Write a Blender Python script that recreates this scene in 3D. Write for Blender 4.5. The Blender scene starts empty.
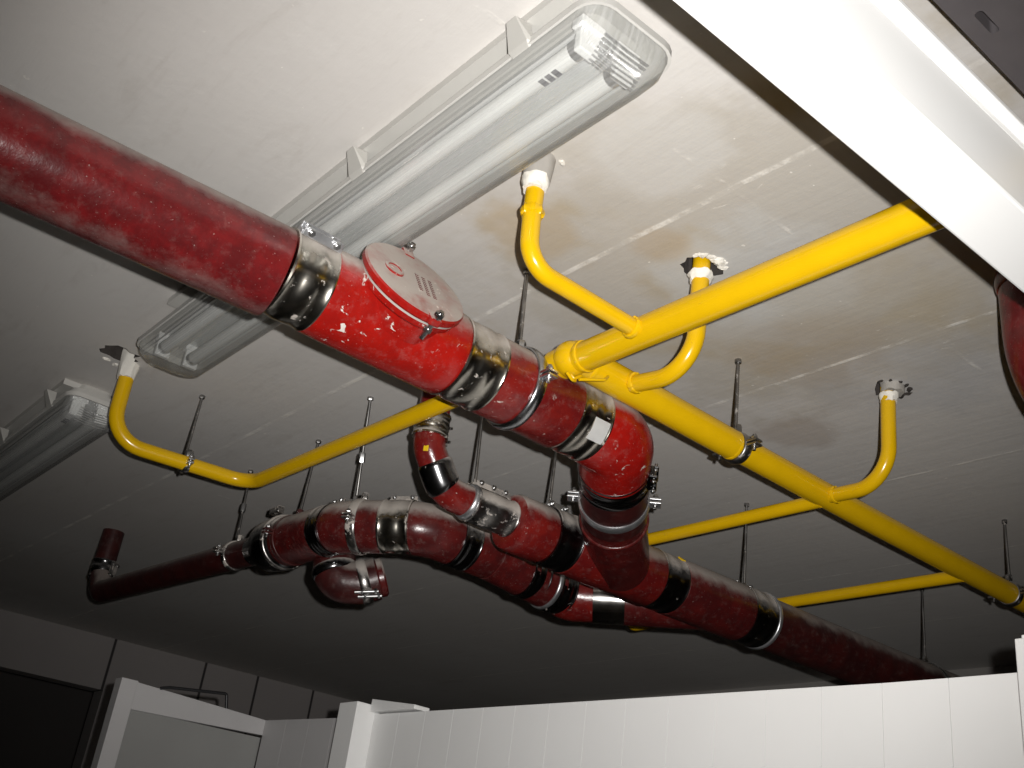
import bpy, bmesh, math, random
from mathutils import Vector as V, Matrix, noise as mnoise

random.seed(7)
PI = math.pi
ZC = 1.6                      # camera height above the floor; z below is measured from the lens
C = bpy.context.scene.collection

# ------------------------------------------------------------------ materials
def new_mat(name):
    m = bpy.data.materials.new(name); m.use_nodes = True
    nt = m.node_tree; b = nt.nodes['Principled BSDF']
    return m, nt, b

class N:
    """tiny node helper"""
    def __init__(s, nt): s.nt = nt
    def n(s, t, **k):
        x = s.nt.nodes.new(t)
        for a, v in k.items(): setattr(x, a, v)
        return x
    def l(s, a, b): s.nt.links.new(a, b)
    def geo(s): return s.n('ShaderNodeNewGeometry')
    def pos(s): return s.geo().outputs['Position']
    def noise(s, scale, detail=3, rough=.55, vec=None, dist=0):
        x = s.n('ShaderNodeTexNoise'); x.inputs['Scale'].default_value = scale
        x.inputs['Detail'].default_value = detail; x.inputs['Roughness'].default_value = rough
        x.inputs['Distortion'].default_value = dist
        s.l(vec if vec else s.pos(), x.inputs['Vector']); return x.outputs['Fac']
    def ramp(s, fac, lo, hi, a=0., b=1.):
        x = s.n('ShaderNodeMapRange', interpolation_type='SMOOTHSTEP')
        s.l(fac, x.inputs[0])
        for i, v in enumerate((lo, hi, a, b)): x.inputs[i+1].default_value = v
        return x.outputs[0]
    def m(s, op, a, b=None, c=None):
        x = s.n('ShaderNodeMath', operation=op)
        for i, v in enumerate((a, b, c)):
            if v is None: continue
            if isinstance(v, (int, float)): x.inputs[i].default_value = v
            else: s.l(v, x.inputs[i])
        return x.outputs[0]
    def mix(s, f, a, b):
        x = s.n('ShaderNodeMix', data_type='RGBA')
        for k, v in ((0, f), (6, a), (7, b)):
            if isinstance(v, (int, float)): x.inputs[k].default_value = v
            elif isinstance(v, tuple): x.inputs[k].default_value = (*v, 1)
            else: s.l(v, x.inputs[k])
        return x.outputs[2]
    def mixf(s, f, a, b):
        x = s.n('ShaderNodeMix', data_type='FLOAT')
        for k, v in ((0, f), (2, a), (3, b)):
            if isinstance(v, (int, float)): x.inputs[k].default_value = v
            else: s.l(v, x.inputs[k])
        return x.outputs[0]
    def bump(s, h, strength, dist, b):
        x = s.n('ShaderNodeBump'); x.inputs['Strength'].default_value = strength
        x.inputs['Distance'].default_value = dist
        s.l(h, x.inputs['Height']); s.l(x.outputs[0], b.inputs['Normal'])
    def xyz(s, vec):
        x = s.n('ShaderNodeSeparateXYZ'); s.l(vec, x.inputs[0]); return x.outputs

DUST = (.44, .40, .36)

def red_mat(name, base, dark, dust=.8, splash=.60, rough=.34, dustlo=.1, film=.0, low=0.):
    """gloss red pipe enamel; plaster dust lies on upward faces, splashes stick anywhere"""
    m, nt, b = new_mat(name); q = N(nt)
    f = q.noise(22, 5, .65)
    col = q.mix(q.ramp(f, .35, .68), dark, base)
    # dry plaster film rubbed over the paint in fine blotches
    if film:
        fm = q.m('MULTIPLY', q.ramp(q.noise(60, 6, .75), .5, .72), film)
        col = q.mix(fm, col, DUST)
    nz = q.xyz(q.geo().outputs['Normal'])[2]
    d = q.m('ADD', nz, q.m('MULTIPLY', q.m('SUBTRACT', q.noise(14, 5, .7), .5), .9))
    d = q.m('MULTIPLY', q.ramp(d, dustlo, dustlo+.5), dust)
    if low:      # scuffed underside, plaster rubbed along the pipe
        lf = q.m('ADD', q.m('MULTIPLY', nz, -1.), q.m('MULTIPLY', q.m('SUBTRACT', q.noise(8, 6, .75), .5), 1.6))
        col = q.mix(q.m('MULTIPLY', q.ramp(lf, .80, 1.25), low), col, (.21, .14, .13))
    mp = q.n('ShaderNodeMapping'); mp.inputs['Scale'].default_value = (1., 1.5, .7)
    mp.inputs['Rotation'].default_value = (0, .7, 0)
    q.l(q.pos(), mp.inputs[0])
    sp = q.m('MULTIPLY', q.ramp(q.noise(46, 4, .65, mp.outputs[0], .6), splash, splash+.05),
             q.ramp(q.noise(9, 2), .48, .58))
    fine = q.m('MULTIPLY', q.ramp(q.noise(260, 2), .70, .77), .32)
    tot = q.m('MAXIMUM', q.m('MAXIMUM', d, sp), fine)
    col2 = q.mix(tot, col, q.mix(sp, DUST, (.62, .57, .52)))
    q.l(col2, b.inputs['Base Color'])
    q.l(q.mixf(tot, rough, .85), b.inputs['Roughness'])
    b.inputs['Specular IOR Level'].default_value = .5
    q.bump(q.m('ADD', q.noise(70, 4, .6), q.m('MULTIPLY', tot, .8)), .22, .003, b)
    return m

def metal_mat(name, col, rough=.2, dust=.8, dustlo=.15, splash=.62, metallic=1.):
    m, nt, b = new_mat(name); q = N(nt)
    nz = q.xyz(q.geo().outputs['Normal'])[2]
    d = q.m('ADD', nz, q.m('MULTIPLY', q.m('SUBTRACT', q.noise(18, 5, .7), .5), .9))
    d = q.m('MULTIPLY', q.ramp(d, dustlo, dustlo+.45), dust)
    sp = q.ramp(q.noise(55, 4, .65, None, .5), splash, splash+.06)
    tot = q.m('MAXIMUM', d, q.m('MULTIPLY', sp, min(1., dust*1.1)))
    tone = q.mix(q.ramp(q.noise(25, 3), .35, .7), tuple(c*.6 for c in col), col)
    q.l(q.mix(tot, tone, DUST), b.inputs['Base Color'])
    q.l(q.mixf(tot, metallic, 0.), b.inputs['Metallic'])
    q.l(q.mixf(tot, q.mixf(q.noise(30, 3), rough*.6, rough*1.5), .85), b.inputs['Roughness'])
    return m

def plain(name, col, rough=.5, metallic=0., var=.12, scale=30, bump=0., spec=.5):
    m, nt, b = new_mat(name); q = N(nt)
    q.l(q.mix(q.noise(scale, 4), tuple(c*(1-var) for c in col), tuple(min(1, c*(1+var)) for c in col)), b.inputs['Base Color'])
    b.inputs['Roughness'].default_value = rough; b.inputs['Metallic'].default_value = metallic
    b.inputs['Specular IOR Level'].default_value = spec
    if bump: q.bump(q.noise(scale*3, 4), bump, .002, b)
    return m

def ceiling_mat():
    m, nt, b = new_mat('painted_concrete_ceiling'); q = N(nt)
    p = q.pos(); x, y, z = q.xyz(p)
    base = q.mix(q.ramp(q.noise(1.1, 3, .5), .35, .7), (.60, .575, .545), (.66, .64, .615))
    # warm stains and cooler repaired patches around the risers
    st = q.ramp(q.noise(3.1, 4, .55, None, .4), .50, .66)
    def spot(px, py, r):
        dx = q.m('SUBTRACT', x, px); dy = q.m('SUBTRACT', y, py)
        dd = q.m('SQRT', q.m('ADD', q.m('MULTIPLY', dx, dx), q.m('MULTIPLY', dy, dy)))
        dd = q.m('ADD', dd, q.m('MULTIPLY', q.m('SUBTRACT', q.noise(9, 4), .5), r*1.2))
        return q.ramp(dd, r, r*.55)
    area = spot(1.2, .95, .58)
    base = q.mix(area, base, (.53, .50, .45)); col = q.mix(q.m('MULTIPLY', q.m('MULTIPLY', st, area), .65), base, (.47, .39, .26))
    for (px, py, r, c, s) in ((1.2, .98, .2, (.60, .60, .585), .75), (.86, .88, .12, (.64, .63, .61), .6), (.86, 1.17, .10, (.50, .40, .27), .55),
                              (1.02, 1.03, .06, (.50, .40, .28), .5), (1.73, 1.28, .10, (.40, .33, .27), .45),
                              (1.62, .97, .22, (.50, .50, .51), .5), (1.35, .86, .22, (.52, .46, .36), .4),
                              (1.45, 1.05, .16, (.45, .38, .30), .45)):
        col = q.mix(q.m('MULTIPLY', spot(px, py, r), s), col, c)
    # fine scratches and trowel marks in all directions of the boards
    mp3 = q.n('ShaderNodeMapping'); mp3.inputs['Scale'].default_value = (26, 5, 8); q.l(p, mp3.inputs[0])
    col = q.mix(q.m('MULTIPLY', q.ramp(q.noise(1, 5, .7, mp3.outputs[0], .5), .52, .72), .28), col, (.47, .435, .40))
    col = q.mix(q.m('MULTIPLY', q.ramp(q.noise(5, 6, .7), .55, .75), .30), col, (.68, .66, .63))
    # formwork board joints filled with white plaster, broken up
    wob = q.m('MULTIPLY', q.m('SUBTRACT', q.noise(5, 3), .5), .012)
    xs = q.m('ADD', x, wob); ys = q.m('ADD', y, wob)
    def line(c, at_, w):
        return q.ramp(q.m('ABSOLUTE', q.m('SUBTRACT', c, at_)), w, w*.35)
    lines = None
    for xv, w in ((.985, .0075), (1.515, .006), (2.035, .005), (2.55, .004), (3.05, .005)):
        t = line(xs, xv, w); lines = t if lines is None else q.m('MAXIMUM', lines, t)
    ly = None
    for yv, w in ((.855, .005), (2.88, .006), (4.9, .004)):
        t = line(ys, yv, w); ly = t if ly is None else q.m('MAXIMUM', ly, t)
    brk2 = q.ramp(q.noise(11, 4, .7), .52, .66)
    lines = q.m('MAXIMUM', lines, q.m('MULTIPLY', q.m('MULTIPLY', ly, brk2), .8))
    brk = q.ramp(q.noise(9, 5, .75), .44, .62)
    lines = q.m('MULTIPLY', lines, q.m('ADD', q.m('MULTIPLY', brk, .78), .10))
    # plaster smeared at the board corners
    mp2 = q.n('ShaderNodeMapping'); mp2.inputs['Scale'].default_value = (70, 16, 30); q.l(p, mp2.inputs[0])
    sm = q.m('MULTIPLY', q.m('MAXIMUM', spot(.985, .855, .07), spot(1.53, .87, .12)), q.ramp(q.noise(1, 4, .7, mp2.outputs[0], .3), .60, .72))
    flecks = q.m('MULTIPLY', q.ramp(q.noise(52, 2), .735, .76), q.ramp(q.noise(2.3, 2), .42, .6))
    col = q.mix(q.m('MAXIMUM', q.m('MAXIMUM', lines, q.m('MULTIPLY', sm, .8)), q.m('MULTIPLY', flecks, .75)), col, (.86, .83, .77))
    q.l(col, b.inputs['Base Color'])
    b.inputs['Roughness'].default_value = .8; b.inputs['Specular IOR Level'].default_value = .25
    mp = q.n('ShaderNodeMapping'); mp.inputs['Scale'].default_value = (60, 4, 4); q.l(p, mp.inputs[0])
    h = q.m('ADD', q.noise(1, 3, .6, mp.outputs[0]), q.m('ADD', q.noise(40, 5, .6), q.m('MULTIPLY', lines, 1.2)))
    q.bump(h, .16, .004, b)
    return m

def wall_mat(name, col, grooves=None):
    m, nt, b = new_mat(name); q = N(nt)
    x = q.xyz(q.pos())[0]
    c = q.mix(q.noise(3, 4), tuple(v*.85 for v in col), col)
    if grooves:
        g = None
        for gv in grooves:
            t = q.ramp(q.m('ABSOLUTE', q.m('SUBTRACT', x, gv)), .009, .004); g = t if g is None else q.m('MAXIMUM', g, t)
        c = q.mix(g, c, (.05, .045, .045))
    q.l(c, b.inputs['Base Color']); b.inputs['Roughness'].default_value = .8
    q.bump(q.noise(60, 4), .15, .004, b)
    return m

def clear_mat(name):
    """clear ribbed polycarbonate: see-through with a glossy, slightly milky skin"""
    m, nt, b = new_mat(name); q = N(nt); nt.nodes.remove(b)
    out = [n for n in nt.nodes if n.type == 'OUTPUT_MATERIAL'][0]
    tr = q.n('ShaderNodeBsdfTransparent'); tr.inputs[0].default_value = (.93, .94, .93, 1)
    gl = q.n('ShaderNodeBsdfGlossy'); gl.inputs['Roughness'].default_value = .16; gl.inputs[0].default_value = (.9, .9, .9, 1)
    df = q.n('ShaderNodeBsdfDiffuse'); df.inputs[0].default_value = (.74, .74, .73, 1)
    x, y, z = q.xyz(q.pos())
    rib = q.m('SINE', q.m('MULTIPLY', x, 2200.))
    bm = q.n('ShaderNodeBump'); bm.inputs['Strength'].default_value = .5; bm.inputs['Distance'].default_value = .002
    q.l(rib, bm.inputs['Height']); q.l(bm.outputs[0], gl.inputs['Normal'])
    lw = q.n('ShaderNodeLayerWeight'); lw.inputs[0].default_value = .28
    m1 = q.n('ShaderNodeMixShader'); m2 = q.n('ShaderNodeMixShader')
    mp = q.n('ShaderNodeMapping'); mp.inputs['Scale'].default_value = (260, .6, 30); q.l(q.pos(), mp.inputs[0])
    streak = q.ramp(q.noise(1, 3, .6, mp.outputs[0]), .38, .66)
    q.l(q.m('ADD', q.m('MULTIPLY', streak, .17), q.m('ADD', q.m('MULTIPLY', q.ramp(q.noise(12, 3), .3, .7), .08), .10)), m1.inputs[0])
    q.l(tr.outputs[0], m1.inputs[1]); q.l(df.outputs[0], m1.inputs[2])
    q.l(q.m('ADD', q.m('MULTIPLY', lw.outputs['Facing'], .55), .06), m2.inputs[0])
    q.l(m1.outputs[0], m2.inputs[1]); q.l(gl.outputs[0], m2.inputs[2]); q.l(m2.outputs[0], out.inputs[0])
    return m

M = dict(
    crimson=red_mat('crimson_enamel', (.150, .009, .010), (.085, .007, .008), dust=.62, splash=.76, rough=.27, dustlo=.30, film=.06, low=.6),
    scarlet=red_mat('scarlet_enamel', (.33, .008, .005), (.25, .007, .005), dust=.95, splash=.62, rough=.24, dustlo=.12, film=.08),
    red=red_mat('red_enamel', (.185, .011, .008), (.12, .008, .008), dust=.85, splash=.63, rough=.25, dustlo=.10, film=.09),
    oxide=red_mat('oxide_red_enamel', (.105, .010, .009), (.062, .008, .008), dust=.8, splash=.74, rough=.26, dustlo=.08, film=.10),
    oxide_dark=red_mat('dark_oxide_enamel', (.058, .009, .008), (.034, .007, .007), dust=.55, splash=.78, rough=.36, dustlo=.2, film=.08),
    steel=metal_mat('coupling_steel', (.55, .52, .46), .20, .9, .02),
    steel_clean=metal_mat('bright_zinc_steel', (.74, .75, .77), .32, .35, .6, .76, .85),
    steel_dusty=metal_mat('plastered_steel', (.50, .48, .46), .28, .95, -.10, .56),
    dark_steel=metal_mat('dark_coupling_steel', (.20, .20, .205), .20, .85, .05, .66, 1.),  # coupling steel, the dark room it reflects put into the base colour
    ring_zinc=metal_mat('ring_clamp_zinc', (.62, .63, .65), .24, .4, .5, .78),
    mirror=metal_mat('mirror_coupling_steel', (.66, .64, .62), .15, .6, .45, .80),
    zinc=metal_mat('zinc_fasteners', (.66, .66, .66), .28, .3, .6, .75),
    rod=metal_mat('threaded_rod_steel', (.42, .41, .40), .35, .5, .4, .6),
    yellow=plain('yellow_gas_enamel', (.70, .42, .003), .22, 0, .07, 25, .12),
    yellow_paint=plain('yellow_paint_spot', (.72, .47, .01), .4),
    plaster=plain('white_filler', (.80, .77, .70), .9, 0, .12, 60, .6),
    sleeve=plain('grey_pvc_sleeve', (.38, .36, .33), .6, 0, .15, 40, .2),
    shade_concrete=plain('hole_shade_concrete', (.045, .038, .034), .95, 0, .4, 80, .8),  # broken concrete with the shade of the holes painted in; rim chips share it
    white=plain('white_coated_sheet', (.84, .84, .83), .45, 0, .02, 8),
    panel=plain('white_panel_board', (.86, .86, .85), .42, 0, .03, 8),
    housing=plain('pale_grey_plastic', (.52, .51, .48), .5, 0, .06, 15),
    clip=plain('grey_clip_plastic', (.46, .45, .42), .45, 0, .06, 15),
    reflector=plain('white_lamp_reflector', (.74, .75, .74), .30, .25, .03, 10),
    tube=plain('lamp_tube_glass', (.90, .90, .88), .12, 0, .02, 10),
    cap=plain('aluminium_end_cap', (.60, .60, .60), .3, .9),
    socket=plain('white_lamp_socket', (.88, .88, .87), .35),
    ink=plain('dark_print', (.06, .06, .07), .6),
    slot_strip=plain('dull_dark_grey', (.11, .10, .105), .65, .2, .3, 12),  # even dark grey of the slotted strip, darker than the ceiling
    dark=plain('black_steel', (.02, .02, .022), .4),
    clear=clear_mat('clear_ribbed_plastic'),
    ceiling=ceiling_mat(),
    wall=wall_mat('rough_grey_wall', (.42, .39, .38), (1.823, 2.309, 2.61, 2.95, 3.3)),
    wall_plain=wall_mat('grey_render', (.40, .38, .36)),
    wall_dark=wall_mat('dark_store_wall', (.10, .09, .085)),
    floor=plain('grey_screed', (.28, .27, .25), .8, 0, .15, 6, .3),
    panel_grey=plain('grey_panel_board', (.55, .54, .54), .5, 0, .05, 8),  # one even grey, darker than the white panel board
    infill_grey=plain('grey_infill_board', (.30, .30, .29), .5, 0, .10, 6),  # one even grey for the infill, darker than the head board above
)

# ------------------------------------------------------------------ object helpers
def obj(name, bm, mat, parent=None, smooth=True, bevel=0., at=None):
    """link bm (world coordinates, z from the lens) as ONE mesh object"""
    base = V((0, 0, 0))
    if parent is not None: base = V(parent['_b'])
    elif at is not None: base = V(at)
    for v in bm.verts: v.co -= base
    bmesh.ops.recalc_face_normals(bm, faces=bm.faces[:])
    me = bpy.data.meshes.new(name); bm.to_mesh(me); bm.free()
    o = bpy.data.objects.new(name, me); C.objects.link(o)
    me.materials.append(M[mat])
    if smooth:
        for p in me.polygons: p.use_smooth = True
        if hasattr(me, 'set_sharp_from_angle'): me.set_sharp_from_angle(angle=math.radians(38))
    if bevel:
        md = o.modifiers.new('bevel', 'BEVEL'); md.width = bevel; md.segments = 2
        md.limit_method = 'ANGLE'; md.angle_limit = math.radians(40)
    o['_b'] = list(base)
    if parent is not None: o.parent = parent
    else: o.location = base + V((0, 0, ZC))
    return o

def tag(o, label, cat, group=None):
    o['label'] = label; o['category'] = cat
    if group: o['group'] = group
    return o

def thing(name, at, label, cat, group=None):
    o = bpy.data.objects.new(name, None); C.objects.link(o)
    o.empty_display_size = .05
    o['_b'] = list(at); o.location = V(at) + V((0, 0, ZC))
    return tag(o, label, cat, group)

def copy_thing(o, shift, label, parent=None):
    c = o.copy(); C.objects.link(c)
    if parent is None:
        c.location = o.location + V(shift); c['label'] = label
    else: c.parent = parent
    for ch in [x for x in list(bpy.data.objects) if x.parent == o]:
        copy_thing(ch, shift, None, c)
    return c

def struct(name, bm, mat, smooth=False):
    o = obj(name, bm, mat, None, smooth); o['kind'] = 'structure'; return o

def frame_of(d):
    d = V(d).normalized()
    up = V((0, 0, 1)) if abs(d.z) < .9 else V((1, 0, 0))
    u = up.cross(d).normalized(); w = d.cross(u).normalized()
    return u, w, d

def box(bm, lo, hi):
    lo, hi = V(lo), V(hi)
    return hexa(bm, [V((x, y, z)) for z in (lo.z, hi.z) for (x, y) in ((lo.x, lo.y), (hi.x, lo.y), (hi.x, hi.y), (lo.x, hi.y))])

def hexa(bm, p):
    v = [bm.verts.new(q) for q in p]
    for f in ((3, 2, 1, 0), (4, 5, 6, 7), (0, 1, 5, 4), (1, 2, 6, 5), (2, 3, 7, 6), (3, 0, 4, 7)): bm.faces.new([v[i] for i in f])
    return bm

def obox(bm, c, u, w, d, hu, hw, hd):
    c = V(c); P = []
    for sd in (-1, 1):
        for (su, sw) in ((-1, -1), (1, -1), (1, 1), (-1, 1)):
            P.append(c + V(u)*su*hu + V(w)*sw*hw + V(d)*sd*hd)
    return hexa(bm, P)

def fillet(pts, r, n=8):
    """round the inner corners of a polyline; r scalar or list"""
    pts = [V(p) for p in pts]; out = [pts[0]]
    for i in range(1, len(pts)-1):
        rr = r[i-1] if isinstance(r, (list, tuple)) else r
        a, b, c = pts[i-1], pts[i], pts[i+1]
        d1, d2 = (a-b).normalized(), (c-b).normalized()
        ang = d1.angle(d2)
        if rr <= 0 or abs(ang-PI) < .02: out.append(b); continue
        t = min(rr/math.tan(ang/2), (a-b).length*.49, (c-b).length*.49); re = t*math.tan(ang/2)
        cen = b + (d1+d2).normalized()*(re/math.sin(ang/2))
        s, e = b+d1*t, b+d2*t
        va, vb = s-cen, e-cen; tot = va.angle(vb); ax = va.cross(vb).normalized()
        for k in range(n+1): out.append(cen + Matrix.Rotation(tot*k/n, 3, ax) @ va)
    out.append(pts[-1]); return out

def tube(bm, pts, rad, seg=28, cap=True):
    pts = [V(p) for p in pts]; n = len(pts)
    rads = rad if isinstance(rad, (list, tuple)) else [rad]*n
    T = []
    for i in range(n):
        a = pts[max(i-1, 0)]; b = pts[min(i+1, n-1)]
        t1 = (pts[i]-a).normalized() if i > 0 else None; t2 = (b-pts[i]).normalized() if i < n-1 else None
        T.append(((t1 or t2)+(t2 or t1)).normalized())
    u, w, _ = frame_of(T[0]); rings = []
    for i in range(n):
        if i:
            q = T[i-1].rotation_difference(T[i]); u = (q @ u); w = (q @ w)
        rings.append([bm.verts.new(pts[i] + (u*math.cos(2*PI*k/seg) + w*math.sin(2*PI*k/seg))*rads[i]) for k in range(seg)])
    for i in range(n-1):
        for k in range(seg):
            bm.faces.new((rings[i][k], rings[i][(k+1) % seg], rings[i+1][(k+1) % seg], rings[i+1][k]))
    if cap:
        bm.faces.new(rings[0][::-1]); bm.faces.new(rings[-1])
    return bm

def revolve(bm, o, d, prof, seg=36, closed=False):
    """prof: (distance along d, radius) list; closed joins the last ring to the first (a solid ring)"""
    o = V(o); u, w, d = frame_of(d); rings = []
    for s, r in prof:
        rings.append([bm.verts.new(o + d*s + (u*math.cos(2*PI*k/seg) + w*math.sin(2*PI*k/seg))*max(r, 1e-5)) for k in range(seg)])
    m = len(prof)
    for i in range(m if closed else m-1):
        A, B = rings[i], rings[(i+1) % m]
        for k in range(seg): bm.faces.new((A[k], A[(k+1) % seg], B[(k+1) % seg], B[k]))
    if not closed:
        bm.faces.new(rings[0][::-1]); bm.faces.new(rings[-1])
    return bm

def cyl(bm, a, b, r, seg=24, ch=0.):
    a, b = V(a), V(b); L = (b-a).length
    if ch: return revolve(bm, a, b-a, [(0, r-ch), (ch, r), (L-ch, r), (L, r-ch)], seg)
    return revolve(bm, a, b-a, [(0, r), (L, r)], seg)

def ring(bm, o, d, r0, r1, h, seg=40):
    a = r1-r0          # rounded outer face
    P = [(-h, r0)] + [(-h*math.cos(PI*k/8), r0 + a*(.35+.65*math.sin(PI*k/8))) for k in range(9)] + [(h, r0)]
    return revolve(bm, o, d, P, seg, True)

def nut(bm, o, d, r, h):
    return revolve(bm, V(o)-V(d).normalized()*h/2, d, [(0, r*.9), (h*.15, r), (h*.85, r), (h, r*.9)], 6)

def bolt_bm(o, d, r, L):
    """hex head on a shank running from o along d"""
    bm = bmesh.new(); d = V(d).normalized(); o = V(o)
    nut(bm, o + d*L, d, r*1.9, r*1.6); cyl(bm, o, o+d*(L+r*1.7), r, 10); nut(bm, o+d*L*.35, d, r*1.7, r*1.3)
    return bm

# ------------------------------------------------------------------ room
def grid_lump(bm, c, rx, ry, n=14, amp=.35, seed=0, z0=0., z1=.0):
    """ragged prism outline used for broken holes"""
    lo, hi = [], []
    for k in range(n):
        a = 2*PI*k/n; f = 1 + amp*(random.random()-.5)*2
        p = V((c[0]+math.cos(a)*rx*f, c[1]+math.sin(a)*ry*f, 0))
        lo.append(bm.verts.new((p.x, p.y, z0))); hi.append(bm.verts.new((p.x, p.y, z1)))
    for k in range(n): bm.faces.new((lo[k], lo[(k+1) % n], hi[(k+1) % n], hi[k]))
    bm.faces.new(lo[::-1]); bm.faces.new(hi)
    return bm

def boolean_cut(o, bm, mat=None):
    me = bpy.data.meshes.new('cut');
    if mat: me.materials.append(M[mat])
    bmesh.ops.recalc_face_normals(bm, faces=bm.faces[:]); bm.to_mesh(me); bm.free()
    k = bpy.data.objects.new('cut', me); C.objects.link(k); k.location = (0, 0, ZC)
    md = o.modifiers.new('cut', 'BOOLEAN'); md.operation = 'DIFFERENCE'; md.object = k; md.solver = 'EXACT'; md.material_mode = 'TRANSFER'
    dg = bpy.context.evaluated_depsgraph_get(); new = bpy.data.meshes.new_from_object(o.evaluated_get(dg))
    old = o.data; o.modifiers.clear(); o.data = new; new.name = o.name
    bpy.data.objects.remove(k); bpy.data.meshes.remove(me); bpy.data.meshes.remove(old)

X0, X1, Y0, Y1 = -1.6, 3.62, -1.6, 5.37
ceil = struct('ceiling', box(bmesh.new(), (X0-.1, Y0-.1, 1), (X1+.1, 6.5, 1.2)), 'ceiling')
cut = bmesh.new()
grid_lump(cut, (1.113, 1.024), .036, .034, 18, .18, z0=.9, z1=1.16)
grid_lump(cut, (1.655, 1.022), .036, .031, 18, .22, z0=.9, z1=1.16)
grid_lump(cut, (.586, 2.225), .040, .034, 16, .30, z0=.9, z1=1.16)
boolean_cut(ceil, cut, 'shade_concrete')
struct('floor', box(bmesh.new(), (X0-.1, Y0-.1, -1.7), (X1+.1, 6.5, -1.6)), 'floor')
struct('wall_back', box(bmesh.new(), (X1, Y0-.1, -1.6), (X1+.1, 6.5, 1)), 'wall_plain')
struct('wall_front', box(bmesh.new(), (X0-.1, Y0-.1, -1.6), (X0, 6.5, 1)), 'wall_plain')
struct('wall_right', box(bmesh.new(), (X0, Y0-.1, -1.6), (X1, Y0, 1)), 'wall_plain')
# left wall: a lintel band over a dark opening, solid to the right of the opening
lw = bmesh.new()
box(lw, (X0, Y1, .755), (X1, Y1+.12, 1)); box(lw, (1.83, Y1, -1.6), (X1, Y1+.12, .755))
struct('wall_left', lw, 'wall')
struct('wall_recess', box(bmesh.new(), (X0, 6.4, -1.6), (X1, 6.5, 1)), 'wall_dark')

# ------------------------------------------------------------------ ceiling luminaires
def rrect(x0, x1, y0, y1, r, n=5):
    P = []
    for (cx, cy, a0) in ((x1-r, y1-r, 0), (x0+r, y1-r, PI/2), (x0+r, y0+r, PI), (x1-r, y0+r, 1.5*PI)):
        for k in range(n+1):
            a = a0 + PI/2*k/n; P.append((cx+math.cos(a)*r, cy+math.sin(a)*r))
    return P
def loft(bm, layers, cap0=True, cap1=True):
    rings = [[bm.verts.new((x, y, z)) for (x, y) in P] for P, z in layers]
    n = len(rings[0])
    for A, B in zip(rings, rings[1:]):
        for k in range(n): bm.faces.new((A[k], A[(k+1) % n], B[(k+1) % n], B[k]))
    if cap0: bm.faces.new(rings[0][::-1])
    if cap1: bm.faces.new(rings[-1])
    return bm

fx0, fx1, fy0, fy1 = .558, .704, .695, 2.052
lamp = thing('fluorescent_light', (.635, 1.37, 1.0), 'long clear twin-tube strip light on the ceiling, passing above the thick crimson pipe', 'light', 'ceiling strip lights')
bm = bmesh.new()
loft(bm, [(rrect(fx0+.034, fx1-.034, fy0+.05, fy1-.05, .02), 1.0), (rrect(fx0+.026, fx1-.026, fy0+.04, fy1-.04, .022), .972),
          (rrect(fx0, fx1, fy0, fy1, .034), .958), (rrect(fx0, fx1, fy0, fy1, .034), .948),
          (rrect(fx0+.004, fx1-.004, fy0+.004, fy1-.004, .031), .948), (rrect(fx0+.012, fx1-.012, fy0+.012, fy1-.012, .02), .972)], True, True)
box(bm, (.554, fy0+.06, .986), (fx1-.02, fy1-.16, 1.0))
obj('housing', bm, 'housing', lamp)
bm = bmesh.new()
outer = [(rrect(fx0+.003, fx1-.003, fy0+.003, fy1-.003, .032), .950), (rrect(fx0+.006, fx1-.006, fy0+.008, fy1-.012, .035), .930),
         (rrect(fx0+.013, fx1-.018, fy0+.016, fy1-.035, .038), .912), (rrect(fx0+.028, fx1-.030, fy0+.027, fy1-.07, .032), .900),
         (rrect(fx0+.042, fx1-.042, fy0+.042, fy1-.10, .026), .896)]
loft(bm, outer, False, True)
obj('diffuser', bm, 'clear', lamp)
bm = bmesh.new()          # folded reflector tray behind the tubes
rx0, rx1, ry0, ry1 = fx0+.022, fx1-.022, fy0+.05, fy1-.06
prof = [(rx0, .940), (rx0+.012, .966), (.631, .966), (.635, .952), (.639, .966), (rx1-.012, .966), (rx1, .940)]
for i in range(len(prof)-1):
    (xa, za), (xb, zb) = prof[i], prof[i+1]
    hexa(bm, [V((xa, ry0, za)), V((xb, ry0, zb)), V((xb, ry1, zb)), V((xa, ry1, za)), V((xa, ry0, za+.0015)), V((xb, ry0, zb+.0015)), V((xb, ry1, zb+.0015)), V((xa, ry1, za+.0015))])
obj('reflector', bm, 'reflector', lamp, False)
for tx in (.600, .660):
    t = obj('lamp_tube', cyl(bmesh.new(), (tx, fy0+.075, .938), (tx, fy1-.085, .938), .013, 20, .002), 'tube', lamp)
    for (a, b) in ((fy0+.062, fy0+.080), (fy1-.09, fy1-.072)):
        obj('end_cap', cyl(bmesh.new(), (tx, a, .938), (tx, b, .938), .0136, 20, .002), 'cap', t)
    bm = bmesh.new()
    for yy in (.0, .012, .024): box(bm, (tx-.006, .80+yy, .9236), (tx+.006, .808+yy, .9246))
    if tx < .63: obj('print_mark', bm, 'ink', t, False)
    for yy in (fy0+.052, fy1-.074):
        bm = bmesh.new(); box(bm, (tx-.015, yy, .92), (tx+.015, yy+.012, .966)); box(bm, (tx-.019, yy-.004, .955), (tx+.019, yy+.016, .968))
        obj('lamp_socket', bm, 'socket', lamp, False, .002)
bm = bmesh.new()
for k in range(7): tube(bm, [(.60, fy0+.026+.004*k, .934-.004*k), (.635, fy0+.024+.004*k, .930-.004*k), (.672, fy0+.026+.004*k, .934-.004*k)], .0012, 6)
obj('end_ribs', bm, 'cap', lamp)
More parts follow.
